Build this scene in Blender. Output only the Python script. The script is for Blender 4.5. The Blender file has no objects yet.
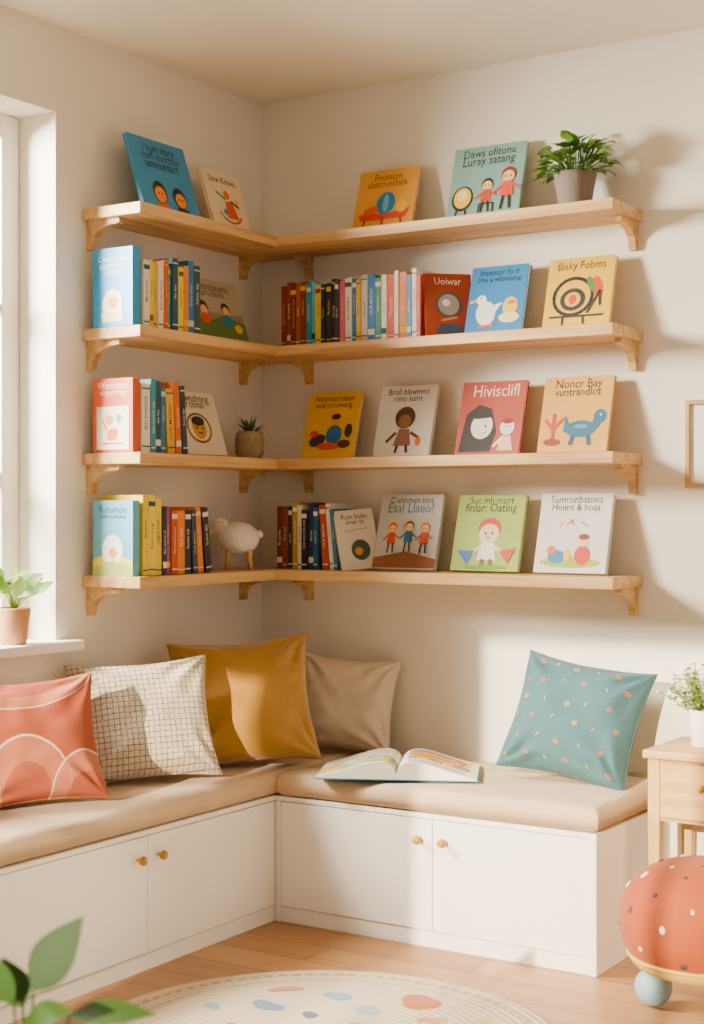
import bpy, math, random
from mathutils import Vector, Matrix, noise
random.seed(7)
S = bpy.context.scene
COL = S.collection

# ---------------------------------------------------------------- materials
def raw(h):
    h = h.lstrip('#')
    c = [int(h[i:i+2], 16)/255 for i in (0, 2, 4)]
    return tuple((x/12.92 if x <= .04045 else ((x+.055)/1.055)**2.4) for x in c) + (1,)
def lin(h):
    # pigment colour: slightly richer than the swatch, strong warm hues kept towards yellow
    r, g, b = raw(h)[:3]; mxc, mnc = max(r, g, b), min(r, g, b); ch = (mxc-mnc)/(mxc+1e-6)
    if r > g > b and ch > .55: q = (ch-.55)/.45; g *= 1+.15*q; b *= 1-.10*q; g = min(g, r*.97)
    L = .2126*r+.7152*g+.0722*b; k = 1+.16*ch
    return tuple(min(1, max(.004, L+(x-L)*k)) for x in (r, g, b))+(1,)
_mc = {}
def nm(name):
    m = bpy.data.materials.new(name); m.use_nodes = True
    nt = m.node_tree; b = nt.nodes['Principled BSDF']
    return m, nt, b
def pm(hexc, rough=.55, sheen=0, bump=0, bscale=200, name=None):
    k = (hexc, rough, sheen, bump, bscale)
    if k in _mc: return _mc[k]
    m, nt, b = nm(name or ('paint_'+hexc))
    b.inputs['Roughness'].default_value = rough
    if sheen:
        b.inputs['Sheen Weight'].default_value = sheen
    n = nt.nodes.new('ShaderNodeTexNoise'); n.inputs['Scale'].default_value = 14
    tc = nt.nodes.new('ShaderNodeTexCoord'); nt.links.new(tc.outputs['Object'], n.inputs['Vector'])
    mx = nt.nodes.new('ShaderNodeMix'); mx.data_type = 'RGBA'
    c = lin(hexc); v = .12 if sheen else .06
    mx.inputs[6].default_value = tuple(x*(1-v) for x in c[:3])+(1,)
    mx.inputs[7].default_value = tuple(min(1, x*(1+v)) for x in c[:3])+(1,)
    nt.links.new(n.outputs['Fac'], mx.inputs[0]); nt.links.new(mx.outputs[2], b.inputs['Base Color'])
    if bump:
        n2 = nt.nodes.new('ShaderNodeTexNoise'); n2.inputs['Scale'].default_value = bscale
        n2.inputs['Detail'].default_value = 3
        nt.links.new(tc.outputs['Object'], n2.inputs['Vector'])
        bp = nt.nodes.new('ShaderNodeBump'); bp.inputs['Strength'].default_value = bump; bp.inputs['Distance'].default_value = .004
        nt.links.new(n2.outputs['Fac'], bp.inputs['Height']); nt.links.new(bp.outputs['Normal'], b.inputs['Normal'])
    _mc[k] = m
    return m
def wood(name, axis, c1, c2, rough=.5):
    m, nt, b = nm(name)
    tc = nt.nodes.new('ShaderNodeTexCoord'); mp = nt.nodes.new('ShaderNodeMapping')
    sc = [38, 38, 38]; sc[axis] = 2.0
    mp.inputs['Scale'].default_value = sc
    n = nt.nodes.new('ShaderNodeTexNoise'); n.inputs['Scale'].default_value = 1.0; n.inputs['Detail'].default_value = 6
    n.inputs['Distortion'].default_value = .6
    nt.links.new(tc.outputs['Object'], mp.inputs['Vector']); nt.links.new(mp.outputs['Vector'], n.inputs['Vector'])
    r = nt.nodes.new('ShaderNodeValToRGB')
    r.color_ramp.elements[0].position = .32; r.color_ramp.elements[0].color = raw(c2)
    r.color_ramp.elements[1].position = .62; r.color_ramp.elements[1].color = raw(c1)
    nt.links.new(n.outputs['Fac'], r.inputs['Fac']); nt.links.new(r.outputs['Color'], b.inputs['Base Color'])
    b.inputs['Roughness'].default_value = rough
    bp = nt.nodes.new('ShaderNodeBump'); bp.inputs['Strength'].default_value = .15; bp.inputs['Distance'].default_value = .002
    nt.links.new(n.outputs['Fac'], bp.inputs['Height']); nt.links.new(bp.outputs['Normal'], b.inputs['Normal'])
    return m
OAK = ('#dbb272', '#b6864b')
WX = wood('oak_x', 0, *OAK); WY = wood('oak_y', 1, *OAK); WZ = wood('oak_z', 2, *OAK)
TX = wood('pale_oak_x', 0, '#dcb672', '#c69b58'); TZ = wood('pale_oak_z', 2, '#dcb672', '#c69b58')

def wall_mat(name, hexc):
    m, nt, b = nm(name)
    tc = nt.nodes.new('ShaderNodeTexCoord')
    n = nt.nodes.new('ShaderNodeTexNoise'); n.inputs['Scale'].default_value = 1.2; n.inputs['Detail'].default_value = 5
    nt.links.new(tc.outputs['Object'], n.inputs['Vector'])
    mx = nt.nodes.new('ShaderNodeMix'); mx.data_type = 'RGBA'; c = raw(hexc)
    mx.inputs[6].default_value = tuple(x*.96 for x in c[:3])+(1,); mx.inputs[7].default_value = c
    nt.links.new(n.outputs['Fac'], mx.inputs[0]); nt.links.new(mx.outputs[2], b.inputs['Base Color'])
    n2 = nt.nodes.new('ShaderNodeTexNoise'); n2.inputs['Scale'].default_value = 90; n2.inputs['Detail'].default_value = 4
    nt.links.new(tc.outputs['Object'], n2.inputs['Vector'])
    bp = nt.nodes.new('ShaderNodeBump'); bp.inputs['Strength'].default_value = .08; bp.inputs['Distance'].default_value = .003
    nt.links.new(n2.outputs['Fac'], bp.inputs['Height']); nt.links.new(bp.outputs['Normal'], b.inputs['Normal'])
    b.inputs['Roughness'].default_value = .9
    return m
WALL = wall_mat('wall_plaster', '#f0e8d8'); CEIL = wall_mat('ceiling_plaster', '#f2ebdc')
WHITE = wall_mat('white_lacquer', '#f5f0e5')

def floor_mat():
    m, nt, b = nm('floor_oak_planks')
    tc = nt.nodes.new('ShaderNodeTexCoord'); mp = nt.nodes.new('ShaderNodeMapping')
    nt.links.new(tc.outputs['Object'], mp.inputs['Vector'])
    br = nt.nodes.new('ShaderNodeTexBrick'); br.offset = .37
    br.inputs['Scale'].default_value = 1; br.inputs['Brick Width'].default_value = 1.15; br.inputs['Row Height'].default_value = .135
    br.inputs['Mortar Size'].default_value = .0022; br.inputs['Mortar Smooth'].default_value = .2
    br.inputs['Color1'].default_value = raw('#be8e5a'); br.inputs['Color2'].default_value = raw('#a87748'); br.inputs['Mortar'].default_value = raw('#764c2c')
    nt.links.new(mp.outputs['Vector'], br.inputs['Vector'])
    mp2 = nt.nodes.new('ShaderNodeMapping'); mp2.inputs['Scale'].default_value = (2, 30, 2)
    nt.links.new(tc.outputs['Object'], mp2.inputs['Vector'])
    n = nt.nodes.new('ShaderNodeTexNoise'); n.inputs['Scale'].default_value = 1.3; n.inputs['Detail'].default_value = 6; n.inputs['Distortion'].default_value = .8
    nt.links.new(mp2.outputs['Vector'], n.inputs['Vector'])
    mx = nt.nodes.new('ShaderNodeMix'); mx.data_type = 'RGBA'; mx.blend_type = 'MULTIPLY'; mx.inputs[0].default_value = .45
    r = nt.nodes.new('ShaderNodeValToRGB'); r.color_ramp.elements[0].position = .3; r.color_ramp.elements[0].color = (.62, .55, .48, 1)
    r.color_ramp.elements[1].position = .65; r.color_ramp.elements[1].color = (1, 1, 1, 1)
    nt.links.new(n.outputs['Fac'], r.inputs['Fac'])
    nt.links.new(br.outputs['Color'], mx.inputs[6]); nt.links.new(r.outputs['Color'], mx.inputs[7])
    nt.links.new(mx.outputs[2], b.inputs['Base Color']); b.inputs['Roughness'].default_value = .42
    return m
FLOOR = floor_mat()

# ---------------------------------------------------------------- mesh builder
class MB:
    def __init__(s): s.v = []; s.f = []; s.m = []; s.mats = []; s.sm = []
    def mi(s, m):
        if m not in s.mats: s.mats.append(m)
        return s.mats.index(m)
    def add(s, vs, fs, mat, smooth=False, M=None):
        o = len(s.v)
        for p in vs:
            p = Vector(p)
            s.v.append(M @ p if M else p)
        k = s.mi(mat)
        for f in fs:
            s.f.append([o+i for i in f]); s.m.append(k); s.sm.append(smooth)
    def box(s, a, b, mat, bev=0.0, M=None, seg=2):
        import bmesh
        a = Vector(a); b = Vector(b)
        bm = bmesh.new(); bmesh.ops.create_cube(bm, size=1)
        d = b-a; c = (a+b)/2
        for v in bm.verts: v.co = Vector((v.co.x*d.x, v.co.y*d.y, v.co.z*d.z))+c
        if bev: bmesh.ops.bevel(bm, geom=bm.edges[:], offset=bev, segments=seg, affect='EDGES', profile=.5)
        bm.verts.index_update()
        s.add([v.co.copy() for v in bm.verts], [[v.index for v in f.verts] for f in bm.faces], mat, False, M)
        bm.free()
    def lathe(s, prof, mat, n=32, M=None, smooth=True):
        vs = []; fs = []
        for r, z in prof:
            for i in range(n):
                a = 2*math.pi*i/n; vs.append((r*math.cos(a), r*math.sin(a), z))
        for j in range(len(prof)-1):
            for i in range(n):
                fs.append((j*n+i, j*n+(i+1) % n, (j+1)*n+(i+1) % n, (j+1)*n+i))
        s.add(vs, fs, mat, smooth, M)
    def ball(s, c, r, mat, sc=(1, 1, 1), n=20, M=None):
        c = Vector(c)
        vs = []; fs = []; k = n//2
        for j in range(k+1):
            t = math.pi*j/k
            for i in range(n):
                a = 2*math.pi*i/n
                vs.append(c+Vector((r*sc[0]*math.sin(t)*math.cos(a), r*sc[1]*math.sin(t)*math.sin(a), -r*sc[2]*math.cos(t))))
        for j in range(k):
            for i in range(n):
                fs.append((j*n+i, j*n+(i+1) % n, (j+1)*n+(i+1) % n, (j+1)*n+i))
        s.add(vs, fs, mat, True, M)
    def tube(s, pts, r, mat, n=8, r2=None, M=None):
        pts = [Vector(p) for p in pts]; vs = []; fs = []
        r2 = r if r2 is None else r2
        for k, p in enumerate(pts):
            d = (pts[min(k+1, len(pts)-1)]-pts[max(k-1, 0)]).normalized()
            u = d.orthogonal().normalized() if k == 0 else (u-d*u.dot(d)).normalized()
            w = d.cross(u); rr = r+(r2-r)*k/max(1, len(pts)-1)
            for i in range(n):
                a = 2*math.pi*i/n; vs.append(p+u*rr*math.cos(a)+w*rr*math.sin(a))
        for k in range(len(pts)-1):
            for i in range(n):
                fs.append((k*n+i, k*n+(i+1) % n, (k+1)*n+(i+1) % n, (k+1)*n+i))
        fs.append(list(range(n))[::-1]); fs.append([(len(pts)-1)*n+i for i in range(n)])
        s.add(vs, fs, mat, True, M)
    def leaf(s, base, d, up, L, W, mat, droop=.3, fold=.2, n=7, ymax=None):
        base = Vector(base); d = Vector(d).normalized(); up = Vector(up)
        up = (up-d*up.dot(d)).normalized(); side = d.cross(up)
        vs = []; fs = []
        for i in range(n+1):
            t = i/n; p = base+d*L*t-up*droop*L*t*t
            w = W/2*max(0, math.sin(math.pi*t**.8))
            if i == 0: w = W*.04
            vs += [p+side*w+up*fold*w, p, p-side*w+up*fold*w]
        if ymax is not None and max(v.y for v in vs) > ymax: return
        for i in range(n):
            fs += [(3*i, 3*i+1, 3*i+4, 3*i+3), (3*i+1, 3*i+2, 3*i+5, 3*i+4)]
        s.add(vs, fs, mat, True)
    def obj(s, name, M=None, parent=None):
        me = bpy.data.meshes.new(name); me.from_pydata([tuple(v) for v in s.v], [], s.f)
        for m in s.mats: me.materials.append(m)
        me.polygons.foreach_set('material_index', s.m); me.polygons.foreach_set('use_smooth', s.sm)
        me.update()
        o = bpy.data.objects.new(name, me); COL.objects.link(o)
        if M is not None: o.matrix_world = M
        if parent: o.parent = parent
        return o
def T(x, y, z): return Matrix.Translation((x, y, z))
def RX(a): return Matrix.Rotation(math.radians(a), 4, 'X')
def RY(a): return Matrix.Rotation(math.radians(a), 4, 'Y')
def RZ(a): return Matrix.Rotation(math.radians(a), 4, 'Z')

# ---------------------------------------------------------------- room shell
H = 2.586; RXE = 4.4; RYE = -5.4
WY0, WY1, WZ0, WZ1 = -2.25, -1.0, .842, 2.343
m = MB()
m.box((-.2, RYE, -.0), (0, WY0, H), WALL); m.box((-.2, WY1, 0), (0, .2, H), WALL)
m.box((-.2, WY0, 0), (0, WY1, WZ0-.03), WALL); m.box((-.2, WY0, WZ1), (0, WY1, H), WALL)
m.obj('wall_left')
m = MB(); m.box((0, 0, 0), (RXE, .2, H), WALL); m.obj('wall_back')
m = MB(); m.box((-.2, RYE-.2, -.1), (RXE, .2, 0), FLOOR); m.obj('floor')
m = MB(); m.box((-.2, RYE-.2, H), (RXE, .2, H+.1), CEIL); m.obj('ceiling')
na, nb, nz0, nz1 = .52, .90, .95, 2.12  # added unseen slot that lets a strip of sun onto the left bench
ox0, ox1, oz0, oz1 = 1.36, 3.1, .95, 2.37
m = MB()
m.box((-.2, RYE-.12, 0), (na, RYE, H), WALL); m.box((nb, RYE-.12, 0), (ox0, RYE, H), WALL); m.box((ox1, RYE-.12, 0), (RXE, RYE, H), WALL)
m.box((ox0, RYE-.12, 0), (ox1, RYE, oz0), WALL); m.box((ox0, RYE-.12, oz1), (ox1, RYE, H), WALL)
m.box((na, RYE-.12, 0), (nb, RYE, nz0), WALL); m.box((na, RYE-.12, nz1), (nb, RYE, H), WALL)
m.obj('wall_front')
def wframe(name, a, b, z0, z1, mid, hz):
    m = MB(); y0, y1 = RYE-.09, RYE-.04
    m.box((a, y0, z0), (a+.035, y1, z1), WHITE); m.box((b-.035, y0, z0), (b, y1, z1), WHITE)
    m.box((a+.036, y0, z0), (b-.036, y1, z0+.035), WHITE); m.box((a+.036, y0, z1-.025), (b-.036, y1, z1), WHITE)
    if mid: m.box((mid-.025, y0, z0+.036), (mid+.025, y1, z1-.026), WHITE)
    for z in hz: m.box((a+.036, y0+.01, z), ((mid-.026) if mid else b-.036, y1-.01, z+.03), WHITE)
    m.obj(name)
wframe('window_2', ox0, ox1, oz0, oz1, 2.18, [])
wframe('added_sun_opening', na, nb, nz0, nz1, None, [1.55])  # frame of the added slot; its bar breaks up the sun strip
m = MB(); fx0, fx1 = -.19, -.14
m.box((fx0, WY1-.07, WZ0+.001), (fx1, WY1-.001, WZ1-.001), WHITE, .004); m.box((fx0, WY0+.001, WZ0+.001), (fx1, WY0+.07, WZ1-.001), WHITE, .004)
m.box((fx0, WY0+.071, WZ1-.07), (fx1, WY1-.071, WZ1-.001), WHITE, .004); m.box((fx0, WY0+.071, WZ0+.001), (fx1, WY1-.071, WZ0+.07), WHITE, .004)
m.box((fx0, -1.655, WZ0+.071), (fx1, -1.595, WZ1-.071), WHITE, .004)
for z in (1.3, 1.78):
    m.box((fx0+.01, WY0+.071, z), (fx1-.01, -1.656, z+.025), WHITE, .003); m.box((fx0+.01, -1.594, z), (fx1-.01, WY1-.071, z+.025), WHITE, .003)
m.obj('window_1')
m = MB(); m.box((-.19, WY0-.05, WZ0-.03), (.06, WY1+.06, WZ0), WHITE, .006); m.obj('trim_1')
m = MB(); m.box((1.46, -.015, 0), (RXE, 0, .08), WHITE, .004); m.obj('baseboard_back')
m = MB(); m.box((0, RYE, 0), (.015, -2.42, .08), WHITE, .004); m.obj('baseboard_left')

# ---------------------------------------------------------------- shelves
SH = [2.085, 1.736, 1.376, 1.022]; TH = .033; SD = .22; EX = 1.366; EL = .891
def bracket(m, M, mat, D=.125, HH=.084):
    w = .022
    out = [(0, 0), (-D, 0), (-D, -.014)]
    for i in range(9):
        t = i/8; a = math.pi/2*t
        out.append((-D+.014+(D-.036)*math.sin(a), -.017-(HH-.032)*(1-math.cos(a))))
    out += [(-.019, -HH), (0, -HH)]
    n = len(out)
    vs = [(-w/2, y, z) for y, z in out]+[(w/2, y, z) for y, z in out]
    fs = [list(range(n)), list(range(n, 2*n))[::-1]]+[(i, i+n, (i+1) % n+n, (i+1) % n) for i in range(n)]
    m.add(vs, fs, mat, False, M)
for k, z in enumerate(SH):
    m = MB()
    m.box((0, -SD, z-TH), (EX, 0, z), WX, .0025)
    m.box((0, -EL, z-TH), (SD, -SD-.001, z), WY, .0025)
    bracket(m, T(EX-.025, 0, z-TH), WX); bracket(m, T(.20, 0, z-TH), WX, .09, .074)
    bracket(m, T(0, -EL+.03, z-TH) @ RZ(90), WY); bracket(m, T(0, -.12, z-TH) @ RZ(90), WY, .09, .074)
    m.obj('corner_wall_shelf')

# ---------------------------------------------------------------- text / cover art
_tx = {}
def text_mesh(s):
    if s in _tx: return _tx[s]
    cu = bpy.data.curves.new('t', 'FONT'); cu.body = s; cu.align_x = 'CENTER'; cu.align_y = 'CENTER'; cu.resolution_u = 2; cu.offset = .002
    ob = bpy.data.objects.new('t', cu); COL.objects.link(ob)
    dg = bpy.context.evaluated_depsgraph_get(); e = ob.evaluated_get(dg); me = e.to_mesh()
    r = ([v.co.copy() for v in me.vertices], [list(p.vertices) for p in me.polygons])
    xs = [v.x for v in r[0]] or [0, 1]
    r = r+((max(xs)-min(xs)),)
    e.to_mesh_clear(); bpy.data.objects.remove(ob); bpy.data.curves.remove(cu)
    _tx[s] = r
    return r
def draw_art(m, art, w, h, y0, M=None, x0=None):
    if x0 is None: x0 = -w/2
    off = .0005
    for a in art:
        k = a[0]; col = pm('#'+a[-1], .6); off += .00012; y = y0-off
        if k == 'E':
            _, cx, cy, rx, ry, rot, _c = a; n = 20; r = math.radians(rot); pts = []
            for i in range(n):
                t = 2*math.pi*i/n; ex = rx*w*math.cos(t); ez = ry*w*math.sin(t)
                pts.append((x0+cx*w+ex*math.cos(r)-ez*math.sin(r), y, cy*h+ex*math.sin(r)+ez*math.cos(r)))
            m.add(pts, [list(range(n))], col, False, M)
        elif k == 'P':
            m.add([(x0+u*w, y, v*h) for u, v in a[1]], [list(range(len(a[1])))], col, False, M)
        elif k == 'L':
            pts = [Vector((x0+u*w, v*h)) for u, v in a[1]]; lw = a[2]*w/2
            for p, q in zip(pts[:-1], pts[1:]):
                d = (q-p)
                if d.length < 1e-6: continue
                d.normalize(); nn = Vector((-d.y, d.x))*lw; p2 = p-d*lw*.5; q2 = q+d*lw*.5
                m.add([(p2.x+nn.x, y, p2.y+nn.y), (p2.x-nn.x, y, p2.y-nn.y), (q2.x-nn.x, y, q2.y-nn.y), (q2.x+nn.x, y, q2.y+nn.y)], [(0, 1, 2, 3)], col, False, M)
        elif k == 'T':
            _, s, cx, cy, tw, _c = a; vs, fs, W = text_mesh(s); sc = tw*.93*w/W
            rnd = random.Random(s)
            m.add([(x0+cx*w+v.x*sc, y, cy*h+v.y*sc*1.15+.0008*math.sin(v.x*9+rnd.random()*6)) for v in vs], fs, col, False, M)
def ring(cx, cy, r, lw, c, n=18, a0=0, a1=360, asp=1):
    return ('L', [(cx+r*math.cos(math.radians(a0+(a1-a0)*i/n)), cy+r*asp*math.sin(math.radians(a0+(a1-a0)*i/n))) for i in range(n+1)], lw, c)
PAGE = pm('#f3eee2', .8)
def picture_book(w, h, t, col, art, M, spine='L'):
    m = MB(); c = pm('#'+col, .5); cv = .003
    m.box((-w/2, -t, 0), (w/2, -t+cv, h), c, .0008)
    m.box((-w/2, -cv, 0), (w/2, 0, h), c, .0008)
    sx = -w/2 if spine == 'L' else w/2-cv
    m.box((sx, -t+.0004, .0004), (sx+cv, -.0004, h-.0004), c, .0008)
    m.box((-w/2+.003, -t+cv, .003), (w/2-.003, -cv, h-.003), PAGE)
    draw_art(m, art, w, h, -t)
    return m.obj('picture_book', M)
TI = 16
def face_r(X0, X1, z, h, col, art, t=.016, yb=-.095, tilt=TI, dy=0):
    w = X1-X0
    return picture_book(w, h, t, col, art, T((X0+X1)/2-.002, yb, z+.0008) @ RZ(dy) @ RX(-tilt))
def face_l(L0, L1, z, h, col, art, t=.016, xb=.135, tilt=18):
    w = L0-L1
    return picture_book(w, h, t, col, art, T(xb, -(L0+L1)/2, z+.0008) @ RZ(90) @ RX(-tilt))
K = '2a2422'
def fig(x, y, s, body, skin='f0c08a', hair=K):
    return [('E', x, y+.19*s, .075*s, .08*s, 0, hair), ('E', x, y+.17*s, .062*s, .065*s, 0, skin),
            ('P', [(x-.07*s, y-.02*s), (x+.07*s, y-.02*s), (x+.045*s, y+.13*s), (x-.045*s, y+.13*s)], body),
            ('L', [(x-.03*s, y-.02*s), (x-.045*s, y-.14*s)], .025*s, K), ('L', [(x+.03*s, y-.02*s), (x+.045*s, y-.14*s)], .025*s, K),
            ('L', [(x-.05*s, y+.09*s), (x-.13*s, y+.03*s)], .022*s, body), ('L', [(x+.05*s, y+.09*s), (x+.13*s, y+.05*s)], .022*s, body),
            ('E', x-.025*s, y+.175*s, .008*s, .01*s, 0, K), ('E', x+.025*s, y+.175*s, .008*s, .01*s, 0, K)]
# ---- top shelf
z = SH[0]
face_l(.785, .520, z, .243, '4289b4', [('T', 'I tuet mary', .5, .87, .6, K), ('T', 'ourf outrtmy', .5, .76, .72, K), ('T', 'umnuntart', .5, .65, .62, K),
    ('E', .34, .27, .12, .14, 0, K), ('E', .34, .24, .095, .10, 0, 'e8803a'), ('E', .68, .25, .12, .13, 0, K), ('E', .69, .22, .09, .09, 0, 'e8803a'),
    ('E', .31, .25, .012, .014, 0, K), ('E', .37, .25, .012, .014, 0, K), ('E', .66, .23, .012, .014, 0, K), ('E', .72, .23, .012, .014, 0, K),
    ('P', [(.22, 0), (.46, 0), (.42, .12), (.26, .12)], 'd85a30'), ('P', [(.55, 0), (.84, 0), (.78, .11), (.6, .11)], '3a2a26')])
face_l(.450, .258, z, .202, 'e6cfa8', [('T', 'Slow Kmves', .5, .84, .78, K), ('E', .52, .6, .08, .08, 0, 'd9663a'), ('P', [(.42, .2), (.72, .2), (.62, .5), (.44, .48)], 'cf4f35'),
    ring(.52, .36, .3, .04, 'b5583a', 10, 200, 330, .8), ('E', .4, .3, .06, .05, 0, '3f7f94'), ('E', .76, .5, .05, .05, 0, 'e8a23a'), ('L', [(.25, .62), (.45, .52)], .04, '3f7f94'), ('L', [(.6, .5), (.78, .42)], .04, K)])
face_r(.432, .648, z, .212, 'dd994c', [('T', 'Foumcrn', .5, .87, .5, '7a3a1c'), ('T', 'slatcrumbala', .5, .76, .72, '7a3a1c'), ('E', .52, .44, .16, .18, 0, '2f7fa6'), ('E', .52, .44, .05, .14, 0, '6fb0c4'),
    ('P', [(.12, .18), (.88, .18), (.95, .34), (.75, .3), (.5, .27), (.25, .3), (.08, .28)], 'c93f2a'), ('E', .28, .34, .13, .06, 10, 'd9542f'), ('E', .8, .37, .1, .1, 0, 'e8b03a'),
    ('L', [(.2, .2), (.18, .07)], .035, '8f2c20'), ('L', [(.8, .2), (.83, .07)], .035, '8f2c20'), ('L', [(.5, .2), (.5, .08)], .035, '8f2c20')])
face_r(.772, 1.017, z, .246, '7fa89e', [('T', 'Daws ofitone', .5, .9, .78, K), ('T', 'Luray satang', .5, .79, .78, K), ('E', .2, .3, .15, .17, 0, K), ('E', .2, .31, .12, .14, 0, 'efb62f'), ('E', .2, .34, .07, .07, 0, 'f2dc9a'), ('L', [(.14, .14), (.12, .03)], .03, K), ('L', [(.26, .14), (.28, .03)], .03, K)]
    + fig(.53, .25, 1.1, 'c93f30') + fig(.81, .3, 1.35, 'd94b3a', hair='8a2a1e') + [('L', [(.45, .2), (.64, .2), (.64, .05)], .02, K), ('L', [(.45, .2), (.45, .05)], .02, K)])
# ---- shelf 2
z = SH[1]
picture_book(.150, .226, .034, '4097cc', [('T', 'Cbunmerom', .5, .86, .78, 'f2f6f4'), ('T', 'imtmaiont', .5, .77, .7, 'f2f6f4'), ('T', 'sontrt', .5, .69, .4, 'f2f6f4'), ('E', .5, .28, .25, .3, 0, 'f0e8d2'), ('P', [(.25, .06), (.75, .06), (.78, .18), (.22, .18)], 'e6d9a8'), ('E', .52, .3, .12, .12, 0, 'e8a56a'), ('E', .52, .26, .05, .03, 0, 'd0703a'), ('E', .46, .33, .015, .015, 0, K), ('E', .57, .33, .015, .015, 0, K)],
    T(.113, -.852, z+.0008), 'R')
face_l(.53, .275, z, .202, '8a7a62', [('P', [(0, .45), (1, .45), (1, 1), (0, 1)], 'a89a80'), ('T', 'Jemmbawnn', .5, .87, .7, K), ('T', 'cur tobtmb', .45, .76, .55, K), ('P', [(0, 0), (1, 0), (1, .3), (.6, .42), (.3, .3), (0, .36)], '566e3a'),
    ('E', .22, .5, .09, .1, 0, K), ('E', .22, .46, .07, .07, 0, 'e0a070'), ('E', .22, .33, .09, .07, 0, 'c94a30'), ('E', .66, .52, .09, .09, 0, K), ('E', .66, .48, .07, .07, 0, 'e0a070'), ('E', .66, .34, .1, .08, 0, '2f7a8a'), ('E', .84, .22, .08, .06, 0, 'd9a03a')])
picture_book(.15, .204, .016, '983824', [('T', 'Uoiwar', .5, .87, .6, 'f0d8c0'), ('E', .5, .5, .29, .3, 0, '5a4a46'), ('E', .5, .5, .22, .23, 0, 'a09488'), ('E', .45, .53, .08, .08, 0, 'f2ece0'), ('L', [(.35, .25), (.65, .3)], .05, 'd97a4a'), ('P', [(.2, .04), (.8, .04), (.7, .2), (.3, .2)], '3a4a5a')],
    T(.787, -.115, z+.0008) @ RZ(42) @ RX(-14))
face_r(.838, 1.03, z, .220, '2f7cb2', [('T', 'Itonmor fo ir', .5, .9, .75, K), ('T', 'Dns a wlotaning', .5, .8, .82, K), ('E', .34, .3, .17, .21, 15, 'f4f0e6'), ('E', .24, .5, .085, .085, 0, 'f4f0e6'), ('P', [(.5, .3), (.62, .45), (.48, .42)], 'f4f0e6'), ('L', [(.15, .5), (.05, .47)], .05, 'e8a23a'), ('E', .23, .53, .015, .015, 0, K), ('E', .76, .38, .13, .16, 0, 'e8c04a'), ('E', .76, .22, .18, .09, 0, 'f2dfae'), ('E', .78, .44, .07, .04, 0, 'd9703a'), ('L', [(.25, .1), (.5, .12)], .04, 'd9542f')], t=.02)
face_r(1.098, 1.308, z, .222, 'deaa00', [('T', 'Bisky Fobms', .5, .88, .78, K), ring(.42, .44, .29, .05, K, 24, 0, 360, .9), ('E', .42, .40, .19, .17, 0, K), ('E', .42, .40, .12, .11, 0, 'e4b010'), ('E', .42, .40, .06, .07, 0, 'c9402c'),
    ('E', .78, .55, .07, .17, 15, 'c9402c'), ('E', .68, .6, .05, .13, 25, '5a7a3a'), ('L', [(.66, .2), (.82, .5), (.84, .3)], .04, K), ('L', [(.1, .16), (.9, .16)], .03, K), ('L', [(.3, .15), (.3, .05)], .03, K), ('L', [(.6, .15), (.62, .05)], .03, K)], t=.02)
# ---- shelf 3
z = SH[2]
picture_book(.150, .212, .03, 'c85230', [('T', 'Wascamrn', .5, .9, .8, 'f7e9dc'), ('T', 'alogeor ting', .5, .81, .7, 'f7e9dc'), ('P', [(.1, .04), (.9, .04), (.9, .62), (.1, .62)], 'f3ead8'), ('E', .42, .44, .1, .1, 0, 'e8a05a'), ('E', .5, .24, .15, .12, 20, 'e0763a'), ('E', .66, .46, .06, .08, 0, '6fa6a0'), ('L', [(.25, .12), (.75, .12)], .03, 'd9542f'), ('L', [(.35, .3), (.25, .44)], .03, 'c9542f')],
    T(.113, -.855, z+.0008), 'R')
face_l(.612, .388, z, .206, 'e2d4b8', [('T', 'Rownchong', .5, .89, .75, K), ('T', 'ur titmah', .5, .79, .5, K), ring(.5, .42, .25, .035, '8a5a32', 18, 0, 360, .9), ('E', .5, .42, .15, .16, 0, 'c98a4a'), ('E', .5, .53, .14, .07, 0, K), ('E', .45, .42, .02, .02, 0, K), ('E', .57, .42, .02, .02, 0, K), ('L', [(.46, .34), (.55, .34)], .02, K)])
face_r(.235, .435, z, .222, 'daa208', [('T', 'Naomuicrobian', .5, .9, .8, K), ('T', 'eod toriowang', .5, .8, .75, K), ('E', .28, .26, .16, .1, 20, '33302e'), ('E', .58, .34, .15, .17, 0, '2f6a94'), ('E', .58, .58, .09, .09, 0, 'e8905a'), ('E', .58, .62, .09, .05, 0, K), ('E', .85, .4, .07, .12, 0, '33302e'), ('E', .5, .17, .22, .06, 0, 'c93f2a'), ('E', .8, .2, .12, .07, 0, '4a2a20'), ('E', .2, .36, .08, .06, 0, 'c93f2a')])
face_r(.510, .712, z, .232, 'dedacd', [('T', 'Broll blawnens', .5, .91, .78, K), ('T', 'rono sumt', .5, .81, .55, K), ('E', .5, .54, .18, .18, 0, '4a2c1e'), ('E', .5, .49, .11, .11, 0, '8a5a3c'), ('P', [(.34, .14), (.66, .14), (.6, .38), (.42, .38)], '8a5a48'), ('L', [(.42, .14), (.4, .05)], .05, K), ('L', [(.58, .14), (.6, .05)], .05, K), ('E', .78, .2, .05, .08, 0, 'd9663a'), ('L', [(.36, .32), (.22, .2)], .05, '5a3524'), ('L', [(.64, .32), (.76, .26)], .05, '5a3524')])
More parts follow.
